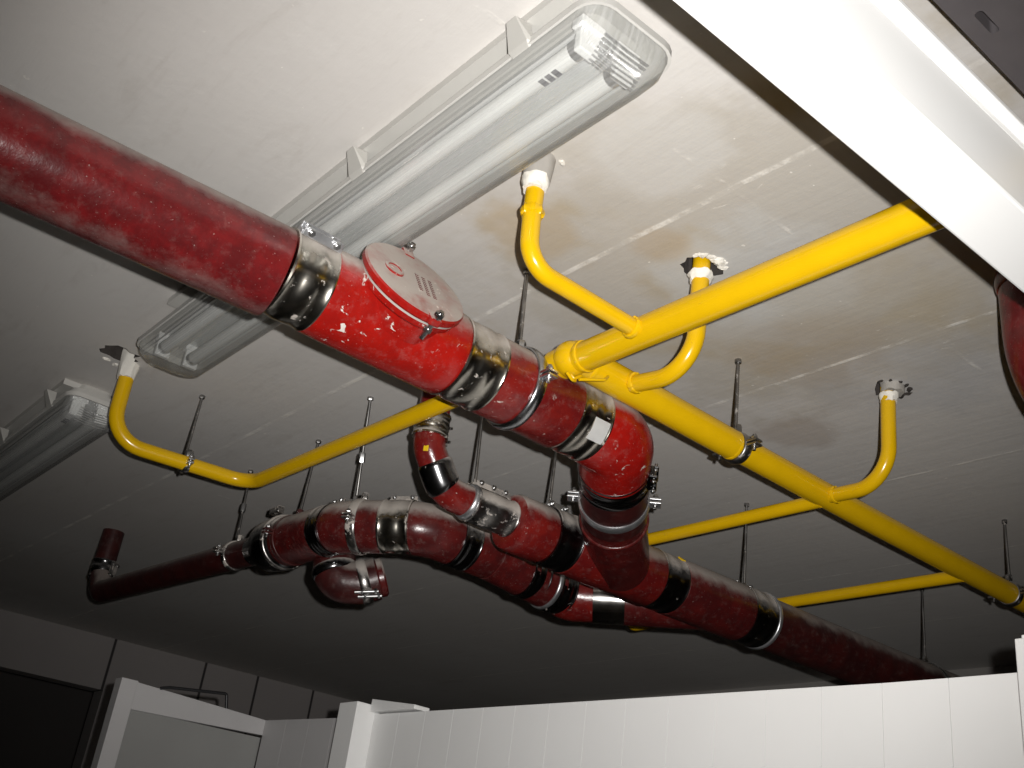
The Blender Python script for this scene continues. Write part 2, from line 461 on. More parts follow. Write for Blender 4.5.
for sx, sg in ((fx0+.004, -1), (fx1-.004, 1)):
    for yy in (.83, 1.20, 1.68):
        P = []
        for z_, a_, b_ in ((.946, .018, 0), (.952, .022, .006), (.985, .012, .022)):
            P.append([(sx, yy-a_), (sx+sg*(b_+.002), yy-a_*.8), (sx+sg*(b_+.002), yy+a_*.8), (sx, yy+a_)])
        obj('diffuser_clip', loft(bmesh.new(), list(zip(P, (.946, .952, .985)))), 'clip', lamp, False, .001)
lamp2 = copy_thing(lamp, (-.005, 1.712, 0), 'second strip light farther along at the left edge, dim with two bright lamp ends')

# ------------------------------------------------------------------ white box trunking, slotted strip (upper right)
bt = thing('cable_trunking', (1., .425, .68), 'bright white sheet-metal box trunking crossing the upper right corner', 'trunking')
bm = bmesh.new()
box(bm, (X0+.05, .389, .68), (3.4, .461, .765))
obj('trunking_body', bm, 'white', bt, False, .003)
bm = bmesh.new(); box(bm, (X0+.05, .391, .767), (3.4, .459, .776)); box(bm, (X0+.05, .379, .776), (3.4, .463, .783))
obj('trunking_lid', bm, 'white', bt, False, .0015)
for xx in (.55, 1.5, 2.5):
    bm = bmesh.new(); cyl(bm, (xx, .42, .783), (xx, .42, 1.0), .005, 10); nut(bm, (xx, .42, .788), (0, 0, 1), .01, .008); cyl(bm, (xx, .42, .994), (xx, .42, 1.0), .016, 16)
    obj('hanger_rod', bm, 'rod', bt)
ch = obj('slotted_strip', box(bmesh.new(), (X0+.1, .300, .93), (3.4, .4275, .962)), 'slot_strip', None, False, 0, (1., .36, .93))
cut = bmesh.new()
for k in range(-4, 8):
    c0 = .866 + .21*k; P = rrect(c0-.020, c0+.020, .398, .408, .0049, 4); loft(cut, [(P, .90), (P, .95)])
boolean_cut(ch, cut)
tag(ch, 'dark grey slotted strip at the extreme top right corner, beyond the white trunking', 'slot_strip')
bm = bmesh.new()
for xx in (.3, 1.3, 2.4):
    pass
bm.free()
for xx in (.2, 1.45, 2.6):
    o_ = obj('strip_bracket', box(bmesh.new(), (xx-.02, .31, .962), (xx+.02, .42, .997)), 'slot_strip', ch, False, .002)

# ------------------------------------------------------------------ hangers
def rod_part(root, a, b, nuts=(), r=.0036):
    a, b = V(a), V(b); L = (b-a).length; n = max(8, int(L/.0022)); d = (b-a).normalized()
    bm = bmesh.new()
    tube(bm, [a + d*L*i/n for i in range(n+1)], [r*(1 if i % 2 else .80) for i in range(n+1)], 10)
    p = obj('rod', bm, 'rod', root)
    bm = bmesh.new(); nut(bm, a + d*.005, d, r*1.9, .008)
    obj('ceiling_anchor', bm, 'rod', p)
    for t, h in nuts:
        bm = bmesh.new(); nut(bm, a + d*L*t, d, r*2.0, h)
        obj('coupling_nut', bm, 'zinc', p)
    return p

def clamp(root, o, d, r, h=.011, mat='zinc', th=.003, ear=(0, 0, 1), boltdir=None):
    """two-part pipe clamp: band, pair of ears with a bolt on each side"""
    d = V(d).normalized(); ear = V(ear); ear = (ear - d*ear.dot(d)).normalized(); side = d.cross(ear).normalized()
    band = obj('clamp_ring', ring(bmesh.new(), o, d, r-.0005, r+th, h), mat, root)
    for s in (-1, 1):
        c = V(o) + side*s*(r+th+.009)
        bm = bmesh.new(); obox(bm, c+ear*.004, side, d, ear, .011, h*.95, .0022); obox(bm, c-ear*.004, side, d, ear, .011, h*.95, .0022)
        obj('clamp_ear', bm, mat, band, False, .0008)
        obj('bolt', bolt_bm(c-ear*.014, ear, .0032, .026), 'zinc', band)
    bm = bmesh.new(); nut(bm, V(o)+ear*(r+th+.007), ear, .0085, .016)
    obj('rod_boss', bm, mat, band)
    return band

def hanger(rod_top, rod_bot, c, d, r, label, mat='zinc', h=.011, th=.003, nuts=(), ear=(0, 0, 1)):
    t = thing('pipe_hanger', (rod_top[0], rod_top[1], 1.0), label, 'pipe hanger', 'threaded rod pipe hangers')
    rod_part(t, rod_top, rod_bot, nuts)
    if c is not None: clamp(t, c, d, r, h, mat, th, ear)
    return t

# ------------------------------------------------------------------ yellow gas pipe (welded: one thing)
ZY = .818
gas = thing('gas_pipe', (.99, 1.175, ZY), 'bright yellow painted welded gas pipe with curved risers going up into the ceiling', 'pipe')
ym = lambda x: V((x, 1.175, .826 - .010*min(1, max(0, (x-1.0)/.6))))
obj('header_pipe', tube(bmesh.new(), [(.99, .16, ZY), (.99, .7, ZY), (.99, 1.158, ZY)], .0245, 32), 'yellow', gas)
main = obj('main_pipe', tube(bmesh.new(), [ym(.985), ym(1.2), ym(1.385)], .0275, 32), 'yellow', gas)
obj('main_pipe', tube(bmesh.new(), [ym(1.38), ym(1.8), ym(2.4), ym(3.4)], .0250, 32), 'yellow', gas)
def weld(o, d, r, w=.004):
    bm = bmesh.new(); o = V(o); u, ww, d = frame_of(d); pts = []
    n = 40
    rr = [w*(.8+.5*random.random()) for _ in range(n)]
    rings = []
    for k in range(n):
        a = 2*PI*k/n; e = u*math.cos(a)+ww*math.sin(a)
        rings.append([bm.verts.new(o + e*(r+math.cos(b)*rr[k]*.6) + d*math.sin(b)*rr[k]) for b in [2*PI*j/8 for j in range(8)]])
    for k in range(n):
        A, B = rings[k], rings[(k+1) % n]
        for j in range(8): bm.faces.new((A[j], A[(j+1) % 8], B[(j+1) % 8], B[j]))
    return bm
bm = bmesh.new(); bmesh.ops.create_uvsphere(bm, u_segments=28, v_segments=16, radius=.0305, matrix=Matrix.Translation((.988, 1.178, .822)))
cyl(bm, (.988, 1.178, .822), (.988, 1.215, .820), .027, 28)
obj('tee_fitting', bm, 'yellow', gas)
for o_, d_, r_ in (((.99, 1.148, ZY), (0, 1, 0), .0250), ((1.024, 1.175, .826), (1, 0, 0), .0275), ((.988, 1.213, .82), (0, 1, 0), .0205), ((1.383, 1.175, .819), (1, 0, 0), .0255)):
    obj('weld_bead', weld(o_, d_, r_), 'yellow', gas)
obj('branch_pipe', tube(bmesh.new(), fillet([(.982, 1.205, .82), (.962, 1.30, .82), (.950, 2.215, .82), (.63, 2.262, .822), (.622, 2.256, 1.03)], [.05, .06, .075], 8), .0165, 24), 'yellow', gas)
R1 = obj('riser_pipe', tube(bmesh.new(), fillet([(.752, 1.02, 1.02), (.752, 1.02, .905), (.757, 1.02, .818), (.985, 1.02, .815)], [.2, .085], 10), .0138, 24), 'yellow', gas)
obj('joint_bead', weld((.752, 1.02, .905), (0, 0, 1), .0135, .007), 'yellow', R1)
obj('weld_bead', weld((.966, 1.02, .815), (1, 0, 0), .0150, .005), 'yellow', R1)
R2 = obj('riser_pipe', tube(bmesh.new(), fillet([(1.108, 1.016, 1.14), (1.105, 1.02, .80), (1.104, 1.17, .820)], [.08], 10), .0145, 24), 'yellow', gas)
obj('weld_bead', weld((1.104, 1.146, .818), (0, 1, .1), .0155, .005), 'yellow', R2)
R3 = obj('riser_pipe', tube(bmesh.new(), fillet([(1.645, 1.018, 1.14), (1.640, 1.02, .80), (1.660, 1.17, .812)], [.09], 10), .0140, 24), 'yellow', gas)
obj('weld_bead', weld((1.658, 1.148, .811), (0, 1, 0), .0150, .004), 'yellow', R3)
obj('branch_pipe', tube(bmesh.new(), [(1.655, 1.18, .804), (1.652, 1.5, .803), (1.648, 1.74, .802)], .0135, 22), 'yellow', gas)
obj('branch_pipe', tube(bmesh.new(), fillet([(2.17, 1.18, .803), (2.17, 1.6, .803), (2.172, 2.185, .801), (2.172, 2.215, .85)], .03, 6), .0140, 22), 'yellow', gas)
# twist of yellow tie wire hanging at the tee
bm = bmesh.new()
tube(bm, fillet([(1.00, 1.165, .792), (.985, 1.165, .780), (.972, 1.165, .788), (.990, 1.16, .776), (.975, 1.155, .772), (.962, 1.155, .780)], .005, 4), .0028, 8)
tube(bm, fillet([(1.045, 1.150, .806), (1.030, 1.140, .790), (1.005, 1.145, .782), (.985, 1.15, .775)], .008, 4), .0026, 8)
tag(obj('tie_wire', bm, 'yellow', None, True, 0, (1.0, 1.16, .79)), 'small yellow twist of wire under the yellow tee where the main pipe begins', 'wire')

# plaster sleeves where risers enter the ceiling
def lump(c, r0, r1, z0, z1, n=26, rows=5, amp=.25, seed=1):
    """ragged collar of filler round a pipe"""
    bm = bmesh.new(); rings = []
    for j in range(rows+1):
        t = j/rows; z = z0+(z1-z0)*t; rr = r0+(r1-r0)*t
        R = []
        for k in range(n):
            a = 2*PI*k/n
            f = 1+amp*mnoise.noise(V((math.cos(a)*1.7+seed*3.1, math.sin(a)*1.7, t*2.2)))
            R.append(bm.verts.new((c[0]+math.cos(a)*rr*f, c[1]+math.sin(a)*rr*f, z + .006*mnoise.noise(V((math.cos(a)*2, math.sin(a)*2+seed, 3))))))
        rings.append(R)
    for A, B in zip(rings, rings[1:]):
        for k in range(n): bm.faces.new((A[k], A[(k+1) % n], B[(k+1) % n], B[k]))
    bm.faces.new(rings[0][::-1]); bm.faces.new(rings[-1])
    return bm
def chips(spots, seed, mat, parent):
    rnd = random.Random(seed)
    for (x, y, z, s) in spots:
        bm = bmesh.new()
        mt = Matrix.Translation((x, y, z)) @ Matrix.Rotation(rnd.random()*6, 4, 'Z') @ Matrix.Diagonal((s*1.4, s*.8, s*.5, 1))
        r = bmesh.ops.create_icosphere(bm, subdivisions=2, radius=1, matrix=mt)
        for v in r['verts']: v.co += V((rnd.uniform(-1, 1), rnd.uniform(-1, 1), rnd.uniform(-1, 1)))*s*.22
        obj('chip', bm, mat, parent)
sl = thing('pipe_sleeve', (.752, 1.02, 1.0), 'grey sleeve with white filler round the yellow riser beside the near strip light', 'pipe sleeve', 'riser ceiling sleeves')
obj('sleeve', lump((.752, 1.02), .021, .0235, .958, 1.0, 28, 4, .10, 2), 'sleeve', sl)
obj('filler', lump((.750, 1.02), .0165, .0215, .942, .962, 28, 5, .22, 5), 'plaster', sl)
chips([(.724, 1.03, .998, .006), (.778, 1.0, .999, .005), (.72, 1.05, .999, .004)], 3, 'plaster', sl)
sl = thing('pipe_sleeve', (1.11, 1.015, 1.0), 'ragged broken hole rim of white plaster round the yellow riser behind the yellow header', 'pipe sleeve', 'riser ceiling sleeves')
obj('filler', lump((1.107, 1.018), .0160, .0215, .966, .980, 26, 4, .22, 9), 'plaster', sl)
rs = random.Random(4)
chips([(1.113+math.cos(a)*.036, 1.024+math.sin(a)*.034, 1.0, .005+.004*rs.random()) for a in [-2.6+.17*i for i in range(11)]], 6, 'plaster', sl)
sl = thing('pipe_sleeve', (1.645, 1.015, 1.0), 'dark broken hole rim with grey filler round the rightmost yellow riser', 'pipe sleeve', 'riser ceiling sleeves')
obj('filler', lump((1.644, 1.018), .0150, .0185, .966, .983, 26, 4, .2, 12), 'plaster', sl)
obj('sleeve', lump((1.646, 1.012), .020, .024, .985, 1.012, 24, 3, .2, 15), 'sleeve', sl)
chips([(1.655+math.cos(a)*.038, 1.022+math.sin(a)*.034, 1.0, .004+.003*rs.random()) for a in [-3+.5*i for i in range(7)]], 8, 'shade_concrete', sl)
sl = thing('pipe_sleeve', (.622, 2.25, 1.0), 'white filler collar beside a dark ceiling hole at the far left yellow riser', 'pipe sleeve', 'riser ceiling sleeves')
obj('filler', lump((.622, 2.256), .0185, .023, .965, 1.04, 26, 5, .2, 21), 'plaster', sl)
chips([(.655, 2.215, .999, .006), (.575, 2.275, .999, .007), (.60, 2.285, .999, .006)], 10, 'plaster', sl)

hanger((.803, 2.262, 1), (.803, 2.262, .842), (.803, 2.240, .820), (1, -.14, 0), .0165, 'rod and clamp holding the thin yellow pipe at far left', 'zinc', .007, .0025)
hanger((1.393, 1.175, 1), (1.393, 1.175, .853), (1.398, 1.175, .818), (1, 0, 0), .0255, 'rod and dark clamp on the yellow main pipe, nearer of the two', 'rod', .010, .005)
hanger((2.376, 1.178, 1), (2.372, 1.175, .85), (2.368, 1.175, .816), (1, 0, 0), .0255, 'rod and dark clamp on the yellow main pipe at the right edge', 'rod', .010, .004)

# ------------------------------------------------------------------ red drain pipes
def coupling(o, d, r, hl, lock, label, mat='steel', lips=True, nb=2, lockmat='steel', recess=.0):
    """sleeve coupling: band with rolled lips, lock plate with screws"""
    o = V(o); d = V(d).normalized(); lock = V(lock); lock = (lock - d*lock.dot(d)).normalized(); side = d.cross(lock).normalized()
    t = thing('pipe_coupling', o, label, 'pipe coupling', 'pipe couplings')
    bm = bmesh.new(); R = r+.0018
    prof = [(-hl, r-.004), (-hl, R+.0014), (-hl+.003, R+.0020), (-hl+.006, R), (-hl*.35, R), (-hl*.3, R+.0008), (hl*.3, R+.0008), (hl*.35, R), (hl-.006, R), (hl-.003, R+.0020), (hl, R+.0014), (hl, r-.004)]
    if not lips: prof = [(-hl, r-.004), (-hl, R), (-hl*.5, R+.0004), (hl*.5, R+.0004), (hl, R), (hl, r-.004)]
    revolve(bm, o, d, prof, 48, True)
    obj('sleeve', bm, mat, t)
    c = o + lock*(R+.004)
    bm = bmesh.new(); obox(bm, c, d, side, lock, hl*.96, .011, .0035)
    obox(bm, c+side*.010+lock*.004, d, side, lock, hl*.9, .0018, .007); obox(bm, c-side*.010+lock*.004, d, side, lock, hl*.9, .0018, .007)
    lp = obj('lock_plate', bm, lockmat, t, False, .001)
    for i in range(nb):
        s = 0 if nb == 1 else -hl*.6 + hl*1.2*i/(nb-1)
        b_ = c + d*s - side*.020 + lock*.005
        obj('screw', bolt_bm(b_, side, .0030, .036), 'zinc', lp)
    return t

UP = V((0, -.45, .9))
RP = .0665
zp = lambda x: .772 + .006*min(1, max(0, x-.1)/.5) - .004*max(0, (x-.7)/.5)
p1 = lambda x: V((x, 1.26, zp(x)))
DX = V((1, 0, 0))

tag(obj('drain_pipe', revolve(bmesh.new(), V((.503, 1.264, .7745))-V((.424, -.052, -.0225))*4.5, (.424, -.052, -.0225), [(0, RP-.001), (4.5*.42777-.004, RP+.001), (4.5*.42777, RP-.001)], 64), 'crimson', None, True, 0, p1(.3)),
    'thick dusty crimson drain pipe entering from the left edge, the largest pipe', 'pipe')
coupling(p1(.532), DX, RP-.004, .0345, (0, -.72, .70), 'shiny steel coupling between the thick crimson pipe and the scarlet inspection fitting', 'steel', True, 2, 'steel_clean')

# access tee with round cover
acc = thing('access_fitting', p1(.70), 'scarlet inspection fitting with a round dusty bolted cover', 'pipe fitting')
bm = bmesh.new(); revolve(bm, p1(.563), p1(.805)-p1(.563), [(0, RP-.003), (.003, RP), (.03, RP+.001), (.21, RP+.001), (.236, RP+.0015), (.242, RP-.002)], 64)
body = obj('body', bm, 'scarlet', acc)
cn = V((0, -.845, .535)).normalized(); cb = p1(.686) + V((0, 0, .002))
bm = bmesh.new(); revolve(bm, cb+cn*.02, cn, [(0, .072), (.030, .074), (.036, .083), (.0445, .084), (.0445, .02)], 56)
obj('neck', bm, 'scarlet', acc)
bm = bmesh.new(); revolve(bm, cb+cn*.0645, cn, [(0, .060), (0, .0835), (.004, .0835), (.004, .060)], 56, True)
obj('gasket', bm, 'sleeve', acc)
bm = bmesh.new(); revolve(bm, cb+cn*.0685, cn, [(0, .0855), (.003, .088), (.0105, .088), (.013, .0855), (.0140, .077), (.0140, .0005)], 56)
cover = obj('access_cover', bm, 'scarlet', acc)
u_ = V((1, 0, 0)); v_ = cn.cross(u_).normalized()
bm = bmesh.new(); top = cb+cn*.0825
rl = random.Random(2)
for row in range(3):       # worn raised lettering, three short lines
    x_ = -.030 + row*.004
    for k in range(9):
        wd = rl.choice((.0022, .003, .0036))
        c = top + u_*(x_+.0) + v_*0
        cx_ = .004 + row*.012; cy_ = -.026 + k*.0058
        if rl.random() < .12: continue
        obox(bm, top + u_*cx_ + v_*cy_, u_, v_, cn, .0030, wd*.5, .0010)
obj('lettering', bm, 'oxide', cover, False)
bm = bmesh.new(); revolve(bm, top+u_*-.040, cn, [(-.001, .016), (.0015, .016), (.0025, .0145), (.0025, .012), (.0012, .011), (.0012, .001)], 32)
obj('boss', bm, 'scarlet', cover)
for a in (-80, 88):
    e = u_*math.cos(math.radians(a)) + v_*math.sin(math.radians(a)); c = cb+cn*.046+e*.0905
    bm = bmesh.new(); obox(bm, cb+cn*.0775+e*.083, e, cn.cross(e), cn, .013, .010, .006)
    lug = obj('lug', bm, 'scarlet', cover, False, .003)
    obj('bolt', bolt_bm(c, cn, .0042, .044), 'zinc', cover)

coupling(p1(.842), DX, RP-.003, .0375, (0, .55, .85), 'plaster-splashed steel coupling just right of the scarlet inspection fitting', 'steel', True, 2, 'steel_dusty')
tag(obj('drain_pipe', revolve(bmesh.new(), p1(.877), p1(1.046)-p1(.877), [(0, RP-.004), (.002, RP-.001), (.165, RP), (.169, RP-.002)], 60), 'red', None, True, 0, p1(.98)),
    'short red pipe length with a zinc ring clamp around it, between two couplings', 'pipe')
t = hanger((.936, 1.26, 1), (.944, 1.262, .858), p1(.945), (1, .02, .0), RP, 'rod and wide bright zinc ring clamp round the short red pipe', 'ring_zinc', .0105, .006)
coupling(p1(1.076), DX, RP-.004, .0345, (0, .2, .97), 'grey coupling with a pale label, just before the scarlet elbow', 'steel', True, 2, 'steel_dusty')
bm = bmesh.new()       # pale label on the band
u, w, d = frame_of(DX)
R_ = RP+.0002
rows_ = []
for k in range(9):
    a = math.radians(-25 - 42*k/8) ; e = V((0, math.cos(PI+a*0)*0, 0))
    ang = math.radians(196 + 34*k/8); e = V((0, math.cos(ang), math.sin(ang)))
    rows_.append([bm.verts.new(p1(1.076) + V((sx, 0, 0)) + e*R_) for sx in (-.006, .028)])
for A, B in zip(rows_, rows_[1:]): bm.faces.new((A[0], A[1], B[1], B[0]))
lab = bmesh.ops.solidify(bm, geom=bm.faces[:], thickness=.0006)
pc = [o for o in C.objects if o.get('label', '').startswith('grey coupling with a pale')][0]
obj('label_sticker', bm, 'white', pc, True)

# elbow (45 degrees in plan) and diagonal drop to the lower run
e0, e1, e2 = p1(1.108), V((1.180, 1.262, .773)), V((1.245, 1.330, .762))
diag = (V((1.50, 1.580, .722))-e2).normalized()
pts = fillet([e0, e1, e2], .11, 12)
tag(obj('pipe_elbow', tube(bmesh.new(), pts, [RP-.002]+[RP+.001]*(len(pts)-2)+[RP-.001], 56), 'scarlet', None, True, 0, e1), 'scarlet elbow turning the upper red pipe down towards the crossing', 'pipe elbow')
dg_ = lambda s: e2 + diag*s
coupling(dg_(.018), diag, RP-.003, .030, (.7, -.7, -.1), 'dark steel coupling right below the scarlet elbow', 'dark_steel', True, 2, 'dark_steel')
tag(obj('drain_pipe', revolve(bmesh.new(), dg_(.045), diag, [(0, RP-.004), (.002, RP-.001), (.135, RP-.001), (.137, RP-.003)], 56), 'oxide_dark', None, True, 0, dg_(.1)), 'short dark red sloping pipe below the scarlet elbow', 'pipe')
cl = thing('pipe_clamp', dg_(.10), 'zinc clamp with side bolts round the short sloping pipe below the elbow', 'pipe clamp')
clamp(cl, dg_(.128), diag, RP-.001, .012, 'steel_clean', .004, (0, 0, 1))

# lower run, along X at Y=1.62
RL = .0655
zl = lambda x: .7125 + .0055*max(0, x-1.3)
lo = lambda x: V((x, 1.62, zl(x)))
# Y branch body + inlet
br = thing('branch_fitting', lo(1.56), 'red branch fitting where the sloping pipe joins the lower run', 'pipe fitting')
obj('body', revolve(bmesh.new(), lo(1.396), DX, [(0, RL-.006), (.003, RL-.003), (.245, RL), (.250, RL-.003)], 60), 'red', br)
s_in = (dg_(.145)); tgt = lo(1.555)
obj('inlet', tube(bmesh.new(), [dg_(.178), dg_(.23), tgt + V((-.02, -.02, .0)), tgt+V((.012, .0, 0))], [RP-.002, RP, RL, RL-.006], 56), 'oxide', br)
bm = bmesh.new(); ring(bm, dg_(.208), diag, RP-.003, RP+.003, .005)
obj('collar', bm, 'oxide', br)
# left end: reducer hub, dusty coupling
coupling(lo(1.366), DX, RL-.007, .032, (0, .1, 1), 'black plaster-streaked coupling between the red hub and the branch fitting', 'dark_steel', True, 2, 'zinc')
hub = obj('pipe_reducer', revolve(bmesh.new(), lo(1.244), DX, [(0, .030), (.0, .048), (.003, .0555), (.010, .0585), (.086, .0590), (.090, .057)], 56), 'red', None, True, 0, lo(1.3))
tag(hub, 'red reducer hub with pale dusty end, where the small bent pipe enters', 'pipe fitting')
RS = .031
z0 = zl(1.26)+.003
s_pts = lambda: None
coupling((1.192, 1.62, z0+.001), DX, RS+.003, .052, (0, .2, 1), 'plaster-caked narrow coupling between the small bent pipe and the red hub', 'steel_dusty', True, 3, 'steel_dusty')
sv = [V((1.028, 1.62, 1.0)), V((1.030, 1.62, .775)), V((1.092, 1.62, .722)), V((1.175, 1.62, z0))]
tag(obj('drain_pipe', cyl(bmesh.new(), (1.028, 1.62, .835), (1.028, 1.62, 1.0), RS, 36), 'red', None, True, 0, (1.028, 1.62, .9)), 'small upright red pipe up to the ceiling, hidden behind the thick upper pipe', 'pipe')
coupling((1.028, 1.62, .835), (0, 0, 1), RS+.001, .024, (.9, .4, 0), 'small steel coupling on the upright pipe just under the upper pipe', 'steel', True, 2, 'steel_dusty')
def sub_path(pts, a, b):
    out = []; acc_ = 0
    L = [0]
    for i in range(len(pts)-1): L.append(L[-1]+(pts[i+1]-pts[i]).length)
    tot = L[-1]
    def at_(s):
        for i in range(len(pts)-1):
            if s <= L[i+1]+1e-9: return pts[i].lerp(pts[i+1], (s-L[i])/max(1e-9, L[i+1]-L[i]))
        return pts[-1]
    n = 12
    return [at_(tot*(a+(b-a)*k/n)) for k in range(n+1)]
sp_ = fillet([V((1.028, 1.62, .825)), V((1.030, 1.62, .792)), V((1.082, 1.62, .720)), V((1.150, 1.62, z0+.001))], [.045, .05], 10)
A1 = sub_path(sp_, 0, .36); A2 = sub_path(sp_, .33, .62); A3 = sub_path(sp_, .59, 1)
el1 = obj('pipe_elbow', tube(bmesh.new(), A1, RS, 36), 'red', None, True, 0, (1.03, 1.62, .78))
tag(el1, 'small red elbow with a yellow paint spot under the upper pipe', 'pipe elbow')
bm = bmesh.new(); c_ = A1[7]
u_s = V((-.75, -.64, -.15)).normalized()
obox(bm, c_ + u_s*(RS-.001), V((0, 0, 1)), u_s.cross(V((0, 0, 1))), u_s, .009, .005, .0018)
obj('paint_spot', bm, 'yellow_paint', el1, False, .001)
cs = thing('pipe_coupling', A2[6], 'small black curved coupling in the middle of the small bent pipe', 'pipe coupling', 'pipe couplings')
obj('sleeve', tube(bmesh.new(), A2, [RS+.001]+[RS+.0035]*(len(A2)-2)+[RS+.001], 36), 'dark_steel', cs)
bm = bmesh.new(); obox(bm, A2[6]+V((.028, .022, .022)), V((.7, 0, -.7)), V((.5, -.7, .5)), V((.5, .7, .5)), .024, .009, .004)
obj('lock_plate', bm, 'steel_dusty', cs, False, .001)
el2 = obj('pipe_elbow', tube(bmesh.new(), A3, RS+.0005, 36), 'red', None, True, 0, (1.1, 1.62, .72))
tag(el2, 'small scarlet lower elbow leading into the plaster-caked coupling', 'pipe elbow')
cl = thing('pipe_clamp', (1.142, 1.62, z0), 'thin zinc ring at the foot of the small bent pipe', 'pipe clamp')
obj('clamp_ring', ring(bmesh.new(), (1.140, 1.62, z0+.003), (1, 0, -.15), RS-.001, RS+.006, .008), 'steel_clean', cl)
hanger((1.138, 1.62, 1), (1.150, 1.62, z0+.044), None, DX, RS, 'thin rod above the plaster-caked coupling, left of the two middle rods', 'zinc')
hanger((1.345, 1.62, 1), (1.345, 1.62, .792), None, DX, RS, 'thin rod above the red reducer hub, right of the two middle rods', 'zinc')
# continuing right
coupling(lo(1.678), DX, RL-.004, .036, (0, .5, .85), 'black coupling with a yellow paint spot right of the branch fitting', 'dark_steel', True, 2, 'steel_dusty')
pc = [o for o in C.objects if o.get('label', '').startswith('black coupling with a yellow')][0]
bm = bmesh.new(); e = V((0, -.62, .80)).normalized(); obox(bm, lo(1.708)+e*(RL-.0005), DX, e.cross(DX), e, .007, .007, .0018)
obj('paint_spot', bm, 'yellow_paint', pc, False, .001)
tag(obj('drain_pipe', revolve(bmesh.new(), lo(1.712), DX, [(0, RL-.004), (.003, RL), (.225, RL+.002), (.232, RL)], 60), 'oxide', None, True, 0, lo(1.87)), 'dark red pipe of the lower run between two black couplings', 'pipe')
coupling(lo(1.980), DX, RL-.002, .040, (0, .3, .95), 'black coupling with a zinc lip at the right of the lower run', 'dark_steel', True, 2, 'zinc')
cl = thing('pipe_clamp', lo(2.028), 'zinc ring clamp at the start of the long dark pipe', 'pipe clamp')
obj('clamp_ring', ring(bmesh.new(), lo(2.028), DX, RL-.001, RL+.004, .006), 'steel_clean', cl)
hanger((1.979, 1.626, 1), (1.979, 1.626, zl(1.98)+RL+.012), None, DX, RL, 'rod standing above the black coupling on the right of the lower run', 'zinc')
tag(obj('drain_pipe', revolve(bmesh.new(), lo(2.018), (1, 0, .004), [(0, RL-.003), (1.598, RL)], 60), 'oxide_dark', None, True, 0, lo(2.6)), 'long dark red pipe running off to the right behind the white partition', 'pipe')
hanger((2.752, 1.62, 1), (2.752, 1.62, zl(2.75)+RL+.008), lo(2.752), DX, RL-.0005, 'far rod hanger on the long dark pipe close to the white partition', 'zinc')

# middle run: from far left (along Y at X=1.085) bending into X at Y=1.87
RM = .0580
XL = 1.104
zy = lambda y: .731 + .0375*(y-2.05)
lr = lambda y: V((XL, y, zy(y)))
zmid = lambda x: .736 - .025*max(0, x-1.2) - .085*max(0, x-1.4)
mi = lambda x: V((x, 1.87, zmid(x)))
DY = V((0, 1, 0))
bend = fillet([lr(2.29), lr(2.02), V((1.215, 1.872, .737)), mi(1.40)], [.13, .13], 12)
BL = [0]
for i in range(len(bend)-1): BL.append(BL[-1]+(bend[i+1]-bend[i]).length)
def bat(s):
    s = max(0, min(s, BL[-1]-1e-6))
    for i in range(len(bend)-1):
        if s <= BL[i+1]: return bend[i].lerp(bend[i+1], (s-BL[i])/max(1e-9, BL[i+1]-BL[i]))
def bdir(s): return (bat(s+.004)-bat(s-.004)).normalized()
def bseg(a, b, r, n=14): return tube(bmesh.new(), [bat(a+(b-a)*k/n) for k in range(n+1)], [r-.003]+[r]*(n-1)+[r-.003], 48)
tag(obj('drain_pipe', bseg(0, .205, RM), 'oxide', None, True, 0, bat(.1)), 'dusty dark red pipe of the left run nearest the bend', 'pipe')
coupling(bat(.218), bdir(.218), RM-.003, .024, (.2, .3, 1), 'dark coupling on the left run just before the bend', 'dark_steel', True, 2, 'steel_dusty')
tag(obj('pipe_elbow', bseg(.235, .368, RM), 'oxide', None, True, 0, bat(.28)), 'red bend with a grey band clamp at the corner of the left run', 'pipe elbow')
t = hanger((1.051, 1.925, 1), (1.088, 1.965, zy(1.98)+RM-.002), bat(.305), bdir(.305), RM, 'rod with a long nut and grey band clamp at the corner of the left run', 'steel_dusty', .011, .004, ((.62, .022),), (-.05, -.0, 1))
coupling(bat(.394), bdir(.394), RM-.002, .034, (.0, .35, .95), 'wide steel and black coupling after the corner bend of the middle run', 'steel', True, 2, 'steel_dusty')
b0 = .408
tag(obj('pipe_elbow', bseg(b0, BL[-1]-.0, RM+.0005), 'oxide', None, True, 0, bat(.46)), 'glossy red bend of the middle run with a bright glint', 'pipe elbow')
def xs(x0, x1, r, mat, label, name='drain_pipe'):
    L = x1-x0; tag(obj(name, revolve(bmesh.new(), mi(x0), mi(x1)-mi(x0), [(0, r-.003), (.003, r), (L-.003, r), (L, r-.003)], 48), mat, None, True, 0, mi((x0+x1)/2)), label, 'pipe')
coupling(mi(1.308), DX, RM-.001, .024, (0, .2, 1), 'black coupling with a grey stripe below the plaster-caked coupling', 'dark_steel', True, 2, 'steel_dusty')
coupling(mi(1.512), DX, RM-.002, .026, (0, .2, 1), 'black coupling of the middle run under the red reducer hub', 'dark_steel', True, 2, 'zinc')
xs(1.397, 1.512, RM, 'oxide', 'short dark red pipe directly behind and below the red hub of the lower run')
xs(1.512, 1.605, RM, 'oxide', 'short dark red pipe carrying the thin bright ring on the middle run')
cl = thing('pipe_clamp', mi(1.566), 'thin bright ring on the middle run below the lower run', 'pipe clamp')
obj('clamp_ring', ring(bmesh.new(), mi(1.566), DX, RM-.001, RM+.004, .006), 'steel_clean', cl)
coupling(mi(1.596), DX, RM-.002, .024, (0, .2, 1), 'black coupling on the middle run left of the mirror-bright coupling', 'dark_steel', True, 2, 'zinc')
mz = mi(1.65).z
mp_ = fillet([mi(1.612), V((1.645, 1.87, mz)), V((1.690, 1.825, mz))], .08, 10)
